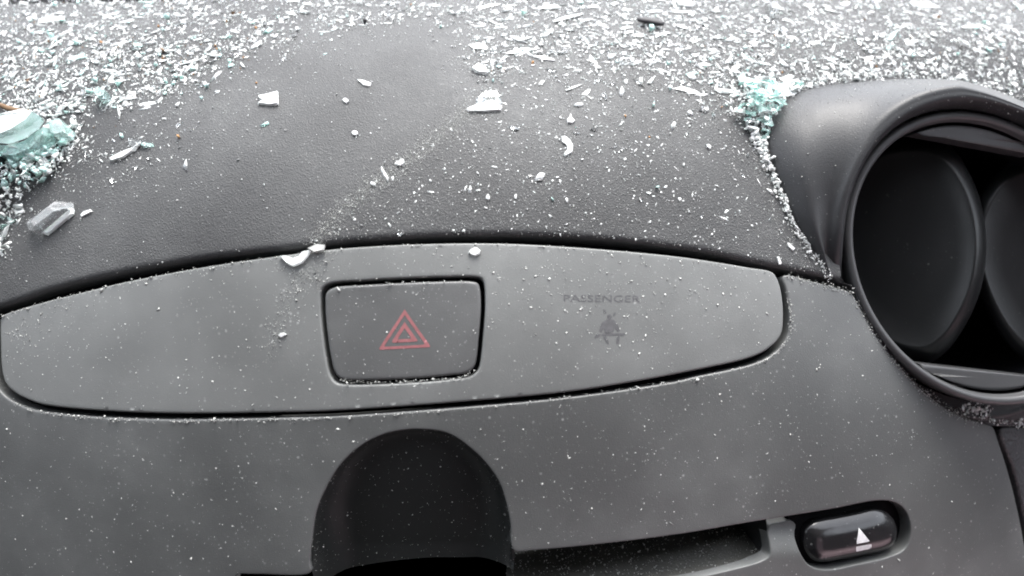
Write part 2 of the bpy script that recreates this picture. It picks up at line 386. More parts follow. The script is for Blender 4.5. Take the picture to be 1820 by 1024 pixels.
# switch panel
INS = [(3, 562), (30, 551), (85, 535), (157, 517), (218, 502), (359, 475), (494, 455), (600, 442), (734, 434), (890, 432.5), (1047, 441), (1200, 455), (1257, 463), (1330, 475), (1374, 484), (1383, 497), (1389, 517), (1393, 556), (1389, 595), (1370, 617), (1339, 634), (1237, 658), (1120, 680), (1008, 697), (851, 712), (600, 730), (500, 733), (314, 735), (180, 730), (100, 723), (67, 717), (27, 699), (9, 681), (2, 654), (0, 610), (0, 575)]
HZ = [(592, 511), (650, 506), (710, 502.6), (780, 500), (839, 500), (849, 503), (853, 512), (855, 540), (854, 566), (851, 600), (848, 630), (843, 652), (829, 663), (795, 668), (753, 672), (667, 676), (620, 676), (604, 673), (594, 662), (587, 635), (581.5, 598), (578, 565), (577, 544), (579, 520)]
HZO = [tuple(p) for p in (np.array(HZ) - (716, 588)) * np.array([1.055, 1.09]) + (716, 588)]
ins = plate('switch_panel', INS, M['insert'], dash, holes=[HZO], r=.55, wall=4, step=2.0, off=.0)
tag(ins, 'silver grey oval insert around the hazard switch')
hzb = plate('hazard_button', HZ, M['button'], dash, r=.7, wall=4, step=1.5, off=-.15, bstep=.5)
tag(hzb, 'rectangular dark grey hazard light button with red triangle')
def tri(a, b, c): return [a, b, c]
def shrink(T, k, ):
    c = np.mean(np.array(T), 0); return [tuple(c + (np.array(p) - c) * k) for p in T]
T1 = [(719, 550), (672, 622), (766, 617)]; T1i = shrink(T1, .79); T2 = shrink(T1, .52); T2i = shrink(T1, .28)
dh = decal('hazard_symbol', [T1, T2], M['red'], hzb, -.10, holes=[[T1i], [T2i]])
tag(dh, 'faded red double triangle printed on the hazard button')

# lettering above the seat belt sign
cu = bpy.data.curves.new('letters', 'FONT'); cu.body = 'PASSENGER'; cu.resolution_u = 3
to = bpy.data.objects.new('letters', cu); COL.objects.link(to); bpy.context.view_layer.update()
me = bpy.data.meshes.new_from_object(to.evaluated_get(bpy.context.evaluated_depsgraph_get()))
tv = np.array([v.co[:2] for v in me.vertices]); tf = [tuple(p.vertices) for p in me.polygons]
bpy.data.objects.remove(to)
mn, mx = tv.min(0), tv.max(0); q = (tv - mn) / (mx - mn)
uv = np.stack([1002 + q[:, 0] * 136, 536 - q[:, 1] * 12 + q[:, 0] * 1.5], -1); xs = unproj(uv)
link_mesh('passenger_lettering', surf(xs[:, 0], xs[:, 1]) + nrm(xs[:, 0], xs[:, 1]) * .00005, tf, M['print'], ins)
def bar(a, b, w):
    a = np.array(a, float); b = np.array(b, float); d = (b - a) / np.linalg.norm(b - a); n = np.array([-d[1], d[0]]) * w / 2
    return [tuple(a + n), tuple(b + n), tuple(b - n), tuple(a - n)]
circ = [(1083 + 5 * math.cos(t), 563 + 5 * math.sin(t)) for t in np.linspace(0, 2 * math.pi, 14, endpoint=False)]
decal('seat_belt_symbol', [circ, [(1078, 568), (1090, 568), (1097, 574), (1102, 589), (1096, 590), (1092, 581), (1091, 591), (1073, 592), (1074, 581), (1069, 592), (1064, 591), (1069, 574)], bar((1056, 600), (1068, 594.5), 4), bar((1068.5, 594.5), (1111, 594.5), 4), bar((1074, 597.5), (1082, 612), 5), bar((1099, 597.5), (1097, 612), 5), bar((1074, 549), (1076, 558), 4), bar((1095, 556), (1089, 561), 3.5)], M['print'], ins, .05)

# fascia
ARCH = [(550, 1018), (554, 960), (561, 912), (575, 876), (605, 826), (644, 791), (686, 771), (741, 763), (797, 771), (838, 798), (866, 826), (888, 859), (900, 895), (908, 935), (913, 980)]
FAS = [(-330, 668), (-200, 622), (-100, 590), (-30, 572), (-10, 568), (-9, 600), (-9, 650), (-3, 690), (18, 711), (58, 728), (100, 735), (180, 742), (314, 746), (500, 743), (600, 740), (851, 722), (1008, 707), (1200, 679), (1237, 670), (1339, 647), (1378, 627), (1399, 599), (1403, 556), (1398, 517), (1392, 492), (1400, 489), (1440, 499), (1490, 512), (1512, 520), (1530, 548), (1560, 600), (1600, 652), (1640, 694), (1690, 730), (1740, 750), (1764, 758), (1775, 785), (1798, 860), (1815, 935), (1832, 1040), (1842, 1150), (1700, 1190), (1000, 1250), (300, 1230), (-330, 1190), (-330, 900)]
def dip(xy):
    xy = np.atleast_2d(xy); p = proj(surf(xy[:, 0] / MM, xy[:, 1] / MM)); m = (p[:, 0] > 1366) & (p[:, 0] < 1431) & (p[:, 1] > 924.5)
    t = np.clip((990 - p[:, 1]) / 55, 0, 1); return -2.6 * m * t * t * (3 - 2 * t)
fas = plate('centre_fascia', FAS, M['fascia'], dash, holes=[SLOT_CUT], r=.5, wall=4, step=1.5, hole_r=.35, relief=dip)

# finger scoop over the slot
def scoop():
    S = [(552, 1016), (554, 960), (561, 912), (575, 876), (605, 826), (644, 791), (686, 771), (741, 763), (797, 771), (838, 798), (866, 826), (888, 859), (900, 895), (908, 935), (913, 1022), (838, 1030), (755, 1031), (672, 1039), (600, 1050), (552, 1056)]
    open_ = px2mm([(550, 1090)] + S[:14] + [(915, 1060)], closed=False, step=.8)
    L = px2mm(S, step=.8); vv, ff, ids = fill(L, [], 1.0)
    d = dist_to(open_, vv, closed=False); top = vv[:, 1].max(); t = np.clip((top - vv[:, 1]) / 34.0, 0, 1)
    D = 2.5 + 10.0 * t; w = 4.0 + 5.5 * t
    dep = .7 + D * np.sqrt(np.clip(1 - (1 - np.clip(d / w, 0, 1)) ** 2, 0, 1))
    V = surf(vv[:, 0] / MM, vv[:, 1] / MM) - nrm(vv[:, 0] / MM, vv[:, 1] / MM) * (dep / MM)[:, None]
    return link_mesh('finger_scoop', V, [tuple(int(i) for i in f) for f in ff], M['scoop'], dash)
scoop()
def strip(name, top, bot, dt, db, mat, parent, n=60):
    a = resample(spline(top, False), 1, False); b = resample(spline(bot, False), 1, False)
    ia = np.linspace(0, len(a) - 1, n); fa = lambda A: np.stack([np.interp(ia * (len(A) - 1) / (len(a) - 1), np.arange(len(A)), A[:, k]) for k in (0, 1)], -1)
    A = unproj(fa(a)); B = unproj(fa(b)); R = []; m = 7
    for j in range(m):
        f = j / (m - 1); X = A * (1 - f) + B * f; R.append(surf(X[:, 0], X[:, 1]) - nrm(X[:, 0], X[:, 1]) * (dt * (1 - f) + db * f) / MM)
    V = np.vstack(R); Fc = [(j * n + i, j * n + i + 1, (j + 1) * n + i + 1, (j + 1) * n + i) for j in range(m - 1) for i in range(n - 1)]
    return link_mesh(name, V, Fc, mat, parent)
# slot: dark roof and mouth, dusty floor that comes out to the lip
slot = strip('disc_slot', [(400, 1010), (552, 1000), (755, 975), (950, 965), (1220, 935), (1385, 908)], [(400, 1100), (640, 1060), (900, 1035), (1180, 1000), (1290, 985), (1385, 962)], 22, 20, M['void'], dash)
strip('slot_floor', [(912, 1029), (1180, 992), (1290, 977), (1372, 955)], [(900, 1086), (1180, 1044), (1290, 1020), (1385, 999)], 24, .6, M['lip'], slot)
strip('slot_cheek', [(1371, 925), (1372, 950), (1372, 975), (1366, 1003)], [(1367, 925), (1368, 950), (1368, 975), (1362, 1003)], 2.6, 20, M['black'], slot)
# eject button in its pocket
plate('button_pocket', [(1425, 905), (1500, 890), (1580, 880), (1625, 900), (1632, 950), (1615, 985), (1560, 1005), (1460, 1025), (1425, 1010), (1412, 960)], M['void'], dash, r=.3, wall=1, off=-4.0)
EJ = [(1433, 959), (1436, 943), (1448, 930), (1470, 923), (1492, 919), (1530, 911), (1564, 903), (1582, 907), (1596, 919), (1603, 935), (1604, 955), (1597, 974), (1580, 985), (1545, 993), (1508, 1001), (1470, 1007), (1452, 1005), (1440, 994), (1433, 978)]
EJ = [tuple(p) for p in (np.array(EJ) - (1518, 955)) * np.array([.965, .92]) + (1519, 956)]
ejl = px2mm(EJ, step=.5); ejR = 4.6; ejd = dist_to
def eject_h(xy):
    d = dist_to(ejl, xy); u = np.clip(1 - d / 5.0, 0, 1); return -2.3 * u ** 2.4
ejb = plate('eject_button', ejl, M['gloss'], dash, r=.4, wall=3, off=.6, step=.7, inmm=True, relief=eject_h)
tag(ejb, 'glossy black pill shaped disc eject button')
decal('eject_symbol', [[(1524, 937), (1519, 965.5), (1543, 961)], [(1519, 970.5), (1546.6, 965.3), (1547.4, 974.5), (1519.6, 980.5)]], M['white'], ejb, lambda xy: .66 + eject_h(xy))

# coarse grained trim right of the fascia
plate('side_trim', [(1784, 763), (1806, 835), (1826, 920), (1842, 1010), (1856, 1150), (2050, 1170), (2250, 1150), (2250, 800), (2080, 760), (1950, 735), (1880, 745), (1830, 757)], M['trim'], dash, r=1.0, wall=4, off=-.8, step=2.5)

# ------------------------------------------------------------------ air vents (right one in view, its mirror twin at the left edge)
Pv = surf(*unproj([(1560, 620)])[0]); NV = np.array([.10, -math.cos(math.radians(36)), math.sin(math.radians(36))]); NV /= np.linalg.norm(NV)
def pv(uv, dep=0.0):
    """photograph pixel -> point on the vent's own plane, moved dep mm outward along the vent axis (an orthogonal move)"""
    uv = np.atleast_2d(uv); d = FWD[None] + (uv[:, :1] - W / 2) / F * RGT + (H / 2 - uv[:, 1:]) / F * UPV
    t = ((Pv - CAM) @ NV) / (d @ NV); P = CAM + d * t[:, None]
    return P + NV * (np.atleast_1d(dep)[:, None] / MM)
def pvd(uv, dep=0.0):
    """photograph pixel -> point on a plane parallel to the vent's, dep mm in front of it"""
    uv = np.atleast_2d(uv); dep = np.broadcast_to(np.asarray(dep, float), (len(uv),)); d = FWD[None] + (uv[:, :1] - W / 2) / F * RGT + (H / 2 - uv[:, 1:]) / F * UPV
    t = ((Pv - CAM) @ NV + dep / MM) / (d @ NV); return CAM + d * t[:, None]
def loft(name, loops, mat, parent, cap=False, flip=False):
    n = len(loops[0]); V = np.vstack(loops); Fc = []
    for j in range(len(loops) - 1):
        for i in range(n):
            k = (i + 1) % n; f = (j * n + i, j * n + k, (j + 1) * n + k, (j + 1) * n + i); Fc.append(f[::-1] if flip else f)
    if cap:
        V = np.vstack([V, loops[-1].mean(0)[None]]); c = len(V) - 1; b = (len(loops) - 1) * n
        for i in range(n): Fc.append((b + i, b + (i + 1) % n, c) if not flip else (c, b + (i + 1) % n, b + i))
    return link_mesh(name, V, Fc, mat, parent)
HQ = [(1512, 510), (1483, 499), (1446, 450), (1413, 400), (1381, 325), (1366, 284), (1361, 240), (1366, 214), (1385, 186), (1409, 168), (1450, 156), (1502, 149), (1585, 143), (1652, 146), (1718, 159), (1768, 176), (1820, 199), (1900, 250), (1975, 350), (2005, 480), (1985, 620), (1920, 710), (1850, 748), (1800, 757), (1760, 756), (1740, 750), (1690, 731), (1640, 695), (1600, 653), (1560, 602), (1530, 550)]
def build_hood(parent):
    E = ell(1.0, 160); Q = spline(HQ); cx = np.array(vent_c); loops = None; prof = []
    for e in E:
        d = e - cx; best = None
        for a, b in zip(Q, np.roll(Q, -1, 0)):
            ab = b - a; det = d[0] * -ab[1] + d[1] * ab[0]
            if abs(det) < 1e-9: continue
            r = a - cx; t = (r[0] * -ab[1] + r[1] * ab[0]) / det; u = (d[0] * r[1] - d[1] * r[0]) / det
            if t > 0 and -1e-6 <= u <= 1 + 1e-6: best = t if best is None else max(best, t)
        prof.append(best or 1.1)
    kq = np.array(prof)
    ang = np.degrees(np.arctan2(-(E[:, 1] - cx[1]), E[:, 0] - cx[0])) % 360      # 0 right, 90 up, 180 left
    w = np.interp(ang, [0, 150, 183, 200, 310, 345, 360], [.9, 1, .75, 0, 0, .4, .9]); w = np.convolve(np.r_[w[-6:], w, w[:6]], np.ones(13) / 13, 'valid')
    q = cx + (E - cx) * kq[:, None]; xs = unproj(q); nn = nrm(xs[:, 0], xs[:, 1]); P0 = surf(xs[:, 0], xs[:, 1])
    Pm = P0 - nn * .004
    def L(k, h): 
        kk = 1.02 + (k - 1.02) * np.clip((kq - 1.03) / .16, 0, 1)
        return pv(cx + (E - cx) * kk[:, None], h * w + (-9.0) * (1 - w))
    l1, l2, l3, l4, l5 = L(1.18, 4.4), L(1.115, 6.2), L(1.07, 5.6), L(1.035, 2.0), L(1.024, -8)
    out = -NV
    mid = P0 * .55 + l1 * .45; bul = (nn * .5 + NV * .5); bul /= np.linalg.norm(bul, axis=1, keepdims=True)
    side = (E - cx); 
    mid = mid + bul * (w * .0035)[:, None]
    P0s = P0 + nn * .0003
    keyl = [Pm, P0s, mid, l1, l2, l3, l4, l5]
    loops = []
    for j in range(len(keyl) - 1):
        a, b, c, d = keyl[max(j - 1, 0)], keyl[j], keyl[j + 1], keyl[min(j + 2, len(keyl) - 1)]
        for t in np.linspace(0, 1, 6, endpoint=False):
            if j == 0: loops.append(b * (1 - t) + c * t); continue
            loops.append(.5 * ((2 * b) + (c - a) * t + (2 * a - 5 * b + 4 * c - d) * t * t + (3 * b - a - 3 * c + d) * t ** 3))
    loops.append(keyl[-1])
    return loft('vent_hood', loops, M['hood'], parent)
def ring(name, prof, mat, parent, cap=False): return loft(name, [pv(ell(k), d) for k, d in prof], mat, parent, cap)
def clip_poly(P, a, b, sign):
    out = []; a = np.array(a, float); b = np.array(b, float); f = lambda p: sign * ((b - a)[0] * (p - a)[1] - (b - a)[1] * (p - a)[0])
    for p, q in zip(P, np.roll(P, -1, 0)):
        fp, fq = f(p), f(q)
        if fp >= 0: out.append(p)
        if (fp >= 0) != (fq >= 0): out.append(p + (q - p) * fp / (fp - fq))
    return np.array(out)
def crescent(name, k, a, b, sign, d0, d1, mat, parent):
    P = resample(clip_poly(ell(k), a, b, sign), 5); c = P.mean(0)
    ins = lambda f: c + (P - c) * np.array([1 - f * .2, 1 - f])
    loops = [pv(P, d1), pv(P, d0 - .8), pv(ins(.015), d0 - .25), pv(ins(.04), d0), pv(ins(.30), d0), pv(ins(.65), d0)]
    return loft(name, loops, mat, parent, cap=True)
def vane(name, dx, dy, ddep, parent, slope=.085):
    O = spline([(1636, 240), (1665, 245), (1695, 265), (1722, 305), (1742, 355), (1752, 410), (1752, 465), (1740, 525), (1714, 582), (1682, 625), (1650, 645), (1600, 640), (1535, 595), (1485, 515), (1462, 430), (1470, 345), (1510, 280), (1575, 246)], n=6)
    c = np.array([1612, 442.0]); loops = []
    for k, d in ((.97, -9), (.995, -7), (1.0, -5.5), (.995, -4.3), (.975, -3.0), (.945, -1.9), (.91, -1.0), (.88, -.4), (.86, -.15), (.845, -.2), (.83, -.35), (.6, -.5), (.3, -.55)):
        q = c + (O - c) * k; dep = d - 3.5 - (1752 - q[:, 0]) * slope - ddep; loops.append(pvd(q + np.array([dx, dy]), dep))
    return loft(name, loops, M['vane'], parent, cap=True)
vent = bpy.data.objects.new('air_vent', None); COL.objects.link(vent); vent.parent = dash
tag(vent, 'round air vent on the right with two dark oval vanes')
hood = build_hood(vent)
tag(hood, 'smooth dark hood standing up round the right vent')
ring('vent_ring', [(1.016, -6), (1.016, -.6), (1.012, 0), (1.0, .5), (.985, .7), (.965, .55), (.952, -.2), (.948, -1.6), (.944, -1.8)], M['ring'], vent)
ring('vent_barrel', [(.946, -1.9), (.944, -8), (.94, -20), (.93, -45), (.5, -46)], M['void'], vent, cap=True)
crescent('upper_louvre', .925, (1636, 234), (1820, 268), -1, -2.2, -9, M['ring'], vent)
crescent('lower_louvre', .925, (1636, 648), (1820, 669), 1, -2.6, -12, M['ring'], vent)
vane('vane', 0, 0, 0, vent); vane('vane', 262, 24, 5, vent, .02)
# mirrored twin
tw = bpy.data.objects.new('air_vent', None); COL.objects.link(tw); tw.parent = dash
tag(tw, 'hood of the left vent, almost wholly outside the frame')
for ch in [c for c in COL.objects if c.parent == vent]:
    c = ch.copy(); c.data = ch.data.copy(); COL.objects.link(c); c.parent = tw
    if 'label' in c: del c['label']
    for v in c.data.vertices: v.co.x = 2 * (XC - .008) - v.co.x
    c.data.flip_normals()

# ------------------------------------------------------------------ broken glass
def hull_template(seed, flat=.45, n=9):
    r = random.Random(seed); bm = bmesh.new()
    for i in range(n):
        t = r.uniform(0, 2 * math.pi); z = r.uniform(-1, 1); q = math.sqrt(max(0, 1 - z * z)) * r.uniform(.75, 1)
        bm.verts.new((q * math.cos(t) * .5, q * math.sin(t) * .5 * r.uniform(.6, 1), z * .5 * flat))
    res = bmesh.ops.convex_hull(bm, input=bm.verts)
    bmesh.ops.delete(bm, geom=[v for v in bm.verts if not v.link_faces], context='VERTS')
    bmesh.ops.triangulate(bm, faces=bm.faces); bm.verts.index_update()
    V = np.array([v.co[:] for v in bm.verts]); Fc = np.array([[v.index for v in f.verts] for f in bm.faces]); bm.free()
    V[:, 2] -= V[:, 2].min(); return V, Fc
gap_u = [p[0] for p in PAD_EDGE]; gap_v = [p[1] for p in PAD_EDGE]
TPL = [hull_template(i, .3 + .5 * (i % 4) / 3, 7 + i % 4) for i in range(16)]
TINY = [hull_template(100 + i, .8, 5) for i in range(8)]
def frame_at(x, s, ang, tilt=0.0, tdir=0.0):
    n = nrm(x, s); e = 1e-4; tx = surf(x + e, s) - surf(x - e, s); tx /= np.linalg.norm(tx, axis=-1, keepdims=True)
    ty = np.cross(n, tx); ca, sa = np.cos(ang)[..., None], np.sin(ang)[..., None]
    a = tx * ca + ty * sa; b = -tx * sa + ty * ca
    ct, st = np.cos(tilt)[..., None], np.sin(tilt)[..., None]
    return a, b * ct + n * st, n * ct - b * st
def surf_at_px(uv):
    """(x, s) and outward lift where the hood stands above the master surface"""
    return unproj(uv)
def grit(name, uv, size, mat, label, cat, tpl=TINY, lift=None, elong=None, kind='stuff', flat=1.0, maxtilt=.6, base=None):
    """many grains in one mesh; size in mm"""
    n = len(uv); size = np.asarray(size) / MM
    ang = rng.uniform(0, 2 * math.pi, n); tl = rng.normal(0, maxtilt * .5, n)
    if base is None:
        lift = lift_pad(uv) + (0 if lift is None else lift); xs = unproj(uv); a, b, c = frame_at(xs[:, 0], xs[:, 1], ang, tl); P = surf(xs[:, 0], xs[:, 1]) + nrm(xs[:, 0], xs[:, 1]) * (lift[:, None] / MM)
    else:
        P, nr = base; tx = np.cross(nr, np.array([.13, .2, 1.0])); tx /= np.linalg.norm(tx, axis=1, keepdims=True); ty = np.cross(nr, tx)
        a = tx * np.cos(ang)[:, None] + ty * np.sin(ang)[:, None]; b = ty * np.cos(ang)[:, None] - tx * np.sin(ang)[:, None]; c = nr
    el = elong if elong is not None else rng.uniform(.6, 1.6, n)
    Vs, Fs = [], []; off = 0; ti = rng.integers(0, len(tpl), n)
    for k in range(len(tpl)):
        idx = np.where(ti == k)[0]
        if not len(idx): continue
        TV, TF = tpl[k]; m = len(TV)
        Q = P[idx][:, None] + size[idx][:, None, None] * (TV[None, :, :1] * a[idx][:, None] * el[idx][:, None, None] + TV[None, :, 1:2] * b[idx][:, None] + TV[None, :, 2:] * c[idx][:, None] * flat)
        Vs.append(Q.reshape(-1, 3)); Fs.append((TF[None] + (off + np.arange(len(idx)) * m)[:, None, None]).reshape(-1, 3)); off += m * len(idx)
    V = np.vstack(Vs); Fc = np.vstack(Fs); me = bpy.data.meshes.new(name)
    me.vertices.add(len(V)); me.vertices.foreach_set('co', V.ravel()); me.loops.add(Fc.size); me.loops.foreach_set('vertex_index', Fc.ravel().astype(np.int32))
    me.polygons.add(len(Fc)); me.polygons.foreach_set('loop_start', np.arange(0, Fc.size, 3, dtype=np.int32)); me.update(calc_edges=True); me.validate()
    me.materials.append(mat); o = bpy.data.objects.new(name, me); COL.objects.link(o)
    tag(o, label, cat, kind=kind); return o

HOODPX = np.array(HQ, float)
def lift_pad(uv): return np.where((uv[:, 1] < np.interp(uv[:, 0], gap_u, gap_v) - 1), .58, 0.0)
def on_pad(uv): return (uv[:, 1] < np.interp(uv[:, 0], gap_u, gap_v) - 2) & ~inside(HOODPX, uv)
vb_u = [0, 120, 200, 300, 400, 480, 560, 640, 760, 880, 1000, 1120, 1220, 1300, 1400, 1500, 1600, 1700, 1820]
vb_v = [215, 205, 190, 175, 130, 95, 75, 65, 45, 75, 90, 100, 120, 165, 165, 140, 140, 140, 165]
def seg(uv, pts, sig): return np.exp(-(dist_to(np.array(pts, float), uv, closed=False) / sig) ** 2)
def blob(uv, c, r): return np.exp(-(((uv - np.array(c)) / np.array(r)) ** 2).sum(1))
_lat = rng.random((64, 64))
def lump(uv, s):   # smooth value noise 0..1
    p = uv / s; i = np.floor(p).astype(int); f = p - i; f = f * f * (3 - 2 * f)
    g = lambda a, b: _lat[(i[:, 0] + a) % 64, (i[:, 1] + b) % 64]
    return (g(0, 0) * (1 - f[:, 0]) + g(1, 0) * f[:, 0]) * (1 - f[:, 1]) + (g(0, 1) * (1 - f[:, 0]) + g(1, 1) * f[:, 0]) * f[:, 1]
def dens(uv):
    """how thickly the pad is strewn, 0..1"""
    u, v = uv[:, 0], uv[:, 1]; vb = np.interp(u, vb_u, vb_v)
    d = 1 / (1 + np.exp((v - vb) / 14))                                   # dense upper belt
    d *= np.interp(v, [0, 25, 60, 200], [.75, .85, 1, 1]) * (1 - .35 * np.interp(u, [1380, 1600], [0, 1]) * np.interp(v, [110, 170], [1, 0]))
    below = np.exp(-np.clip(v - vb, 0, 900) / 120)
    right = np.interp(u, [560, 700, 800, 860, 1400], [0, .05, .3, 1, 1]); edge = np.interp(v, [60, 200, 300, 430], [835, 815, 700, 550])
    rt = 1 / (1 + np.exp(-(u - edge) / 10))
    d += rt * (.12 + .42 * below)
    d += (1 - rt) * (.02 + .22 * below * np.interp(u, [0, 250, 420, 700], [1.4, 1.0, .45, .15]))
    d += .10 * blob(uv, (380, 220), (170, 90)) + .35 * blob(uv, (150, 280), (130, 50)) + .25 * blob(uv, (860, 120), (60, 60)) + .3 * seg(uv, [(835, 200), (720, 290), (640, 350), (560, 430)], 14)
    d += .8 * seg(uv, [(1340, 235), (1370, 300), (1400, 370), (1440, 430), (1470, 480)], 9) + .5 * seg(uv, [(0, 470), (25, 400), (60, 330), (140, 250)], 16)
    clean = blob(uv, (760, 190), (75, 90)) + .9 * blob(uv, (640, 68), (110, 16)) + .7 * blob(uv, (520, 260), (130, 60)) + .4 * blob(uv, (400, 20), (60, 12))
    d *= np.clip(1 - clean, .04, 1)
    return np.clip(d * (.30 + 1.35 * (lump(uv * np.array([.45, 1.3]) + 300, 30) * .6 + lump(uv + 900, 16) * .4)), 0, 1)
def sample(n, box, fn, test=None):
    out = []; c = 0
    while c < n:
        q = rng.uniform((box[0], box[1]), (box[2], box[3]), (n * 3, 2)); k = rng.random(len(q)) < fn(q)
        if test is not None: k &= test(q)
        q = q[k]; out.append(q); c += len(q)
    return np.vstack(out)[:n]
def trunc(a, lo, hi): return np.clip(a, lo, hi)

# --- stuff: far too many grains to count
uv = sample(30000, (-150, 0, 1950, 505), lambda q: dens(q) ** 1.1, on_pad)
grit('glass_dust', uv, trunc(rng.lognormal(math.log(.36), .45, len(uv)) * np.interp(uv[:, 1], [0, 150, 400], [1.35, 1.1, .85]), .15, 1.3), M['frost'], 'fine white glass dust sprinkled over the dashboard top', 'glass dust')
uv = sample(4800, (-150, 0, 1950, 480), lambda q: dens(q) ** 2.6, on_pad)
grit('glass_crumbs', uv, trunc(rng.lognormal(math.log(1.15), .45, len(uv)), .5, 2.8), M['frost'], 'dense belt of small white glass crumbs along the far side of the dashboard top', 'glass crumbs', tpl=TPL, elong=rng.uniform(.8, 2.8, len(uv)), maxtilt=.2, flat=.3)
uv = sample(650, (560, 90, 1500, 480), lambda q: (1 / (1 + np.exp(-(q[:, 0] - np.interp(q[:, 1], [60, 200, 300, 430], [835, 815, 700, 550])) / 12))) * (.2 + lump(q + 700, 40)) * np.interp(q[:, 1], [90, 450], [1, .45]), on_pad)
grit('loose_flecks', uv, trunc(rng.lognormal(math.log(.62), .4, len(uv)), .3, 1.5), M['frost'], 'loose white flecks of glass on the middle and right of the dashboard top', 'glass crumbs', tpl=TPL, flat=.35, maxtilt=.2)
uv = sample(1500, (-150, 0, 1950, 480), lambda q: dens(q) ** 2.2, on_pad)
grit('clear_flakes', uv, trunc(rng.lognormal(math.log(1.7), .4, len(uv)), .8, 3.2), M['clear'], 'thin see-through glass flakes among the white crumbs', 'glass crumbs', tpl=TPL, elong=rng.uniform(.8, 2.2, len(uv)), maxtilt=.25, flat=.35)
uv = sample(230, (-100, 0, 1900, 420), lambda q: dens(q) ** 2.2 * (.2 + blob(q, (250, 110), (260, 110)) + .3 * blob(q, (1350, 160), (90, 60))), on_pad)
grit('teal_crumbs', uv, trunc(rng.lognormal(math.log(1.3), .4, len(uv)), .6, 2.8), M['tealfrost'], 'teal tinted glass crumbs mixed into the white ones', 'glass crumbs', tpl=TPL, maxtilt=.3)
uv = sample(130, (0, 0, 1800, 250), lambda q: dens(q) ** 1.5 * (.12 + blob(q, (300, 110), (220, 110))), on_pad)
grit('brown_crumbs', uv, trunc(rng.lognormal(math.log(.8), .35, len(uv)), .4, 1.7), M['crumb'], 'tiny orange brown crumbs of dirt among the glass', 'dirt crumbs')
# panels below
def along(pts, n, sig, closed=False):
    L = spline(pts, closed, step=3); i = rng.integers(0, len(L) - 1, n); return L[i] + rng.normal(0, 1, (n, 2)) * sig
STREAK = [(838, 195), (790, 238), (720, 290), (640, 350), (590, 395), (555, 432)]
def rz(q): return np.clip(dens(q) * 1.0 + .25, 0, 1) * (1 / (1 + np.exp(-(q[:, 0] - np.interp(q[:, 1], [60, 200, 300, 430], [835, 815, 700, 550])) / 12))) * (.3 + lump(q + 500, 40))
uv = np.vstack([sample(9000, (500, 60, 1520, 500), rz, on_pad), along(STREAK, 4200, 10), along(STREAK, 700, 20) + np.array([14, 0]), along([(0, 440), (60, 400), (130, 330), (250, 290)], 900, 26), along([(1350, 250), (1380, 340), (1430, 440), (1470, 485)], 900, 15) - np.array([14, 0])])
uv = uv[on_pad(uv)]
grit('glass_powder', uv, trunc(rng.lognormal(math.log(.22), .4, len(uv)), .1, .6), M['dustglass'], 'hazy pale powder on the right half of the dashboard top and in a diagonal streak', 'glass powder')
INSP = np.array(INS, float); HZP = np.array(HZ, float); FASP = np.array(FAS, float); SC = np.array(SLOT_CUT, float)
def insd(q): return np.clip(.13 + .55 * blob(q, (60, 590), (90, 50)) + .9 * seg(q, [(540, 465), (510, 530), (490, 600)], 16) + .5 * blob(q, (545, 490), (40, 18)) + .3 * blob(q, (1150, 520), (280, 80)) + .3 * seg(q, [(150, 520), (420, 470)], 8), 0, 1) * (.4 + lump(q, 30))
uv = sample(1500, (0, 430, 1400, 740), insd, lambda q: inside(INSP, q) & ~inside(HZP * 1.0, q) & (dist_to(INSP, q) > 5) & ~inside(np.array(HZO), q))
grit('panel_grit', uv, trunc(rng.lognormal(math.log(.34), .5, len(uv)), .12, 1.3), M['dustglass'], 'fine glass grit lying on the grey oval switch panel', 'glass grit', flat=.35, maxtilt=.2)
pw = np.vstack([along([(585, 440), (560, 480), (520, 520), (495, 575), (480, 630)], 420, 11), along([(490, 470), (545, 490), (575, 500)], 160, 7), along([(10, 600), (60, 570), (150, 535)], 110, 8), along([(150, 545), (250, 500), (420, 472)], 60, 6), along([(900, 450), (1100, 500), (1250, 520)], 90, 28)])
pw = pw[inside(INSP, pw) & (dist_to(INSP, pw) > 4)]
grit('panel_powder', pw, trunc(rng.lognormal(math.log(.26), .5, len(pw)), .1, 1.2), M['dustglass'], 'smeared streak of pale powder left of the hazard button', 'glass powder')
uv = sample(130, (577, 500, 855, 676), lambda q: .5 * np.ones(len(q)), lambda q: inside(HZP, q) & (dist_to(HZP, q) > 5))
grit('button_grit', uv, trunc(rng.lognormal(math.log(.36), .4, len(uv)), .15, 1.0), M['dustglass'], 'sparse glass specks on the hazard button', 'glass grit', flat=.35, maxtilt=.2, lift=np.full(len(uv), -.15))
uv = sample(2000, (0, 490, 1830, 1060), lambda q: .12 + .35 * lump(q + 200, 22) + .4 * blob(q, (1500, 720), (260, 120)) + .2 * lump(q, 60), lambda q: inside(FASP, q) & (dist_to(FASP, q) > 5) & ~inside(SC, q) & (dist_to(SC, q) > 5))
grit('fascia_grit', uv, trunc(rng.lognormal(math.log(.26), .6, len(uv)), .12, 1.3), M['dustglass'], 'sparse glass specks on the lower grey fascia', 'glass grit', flat=.35, maxtilt=.2)
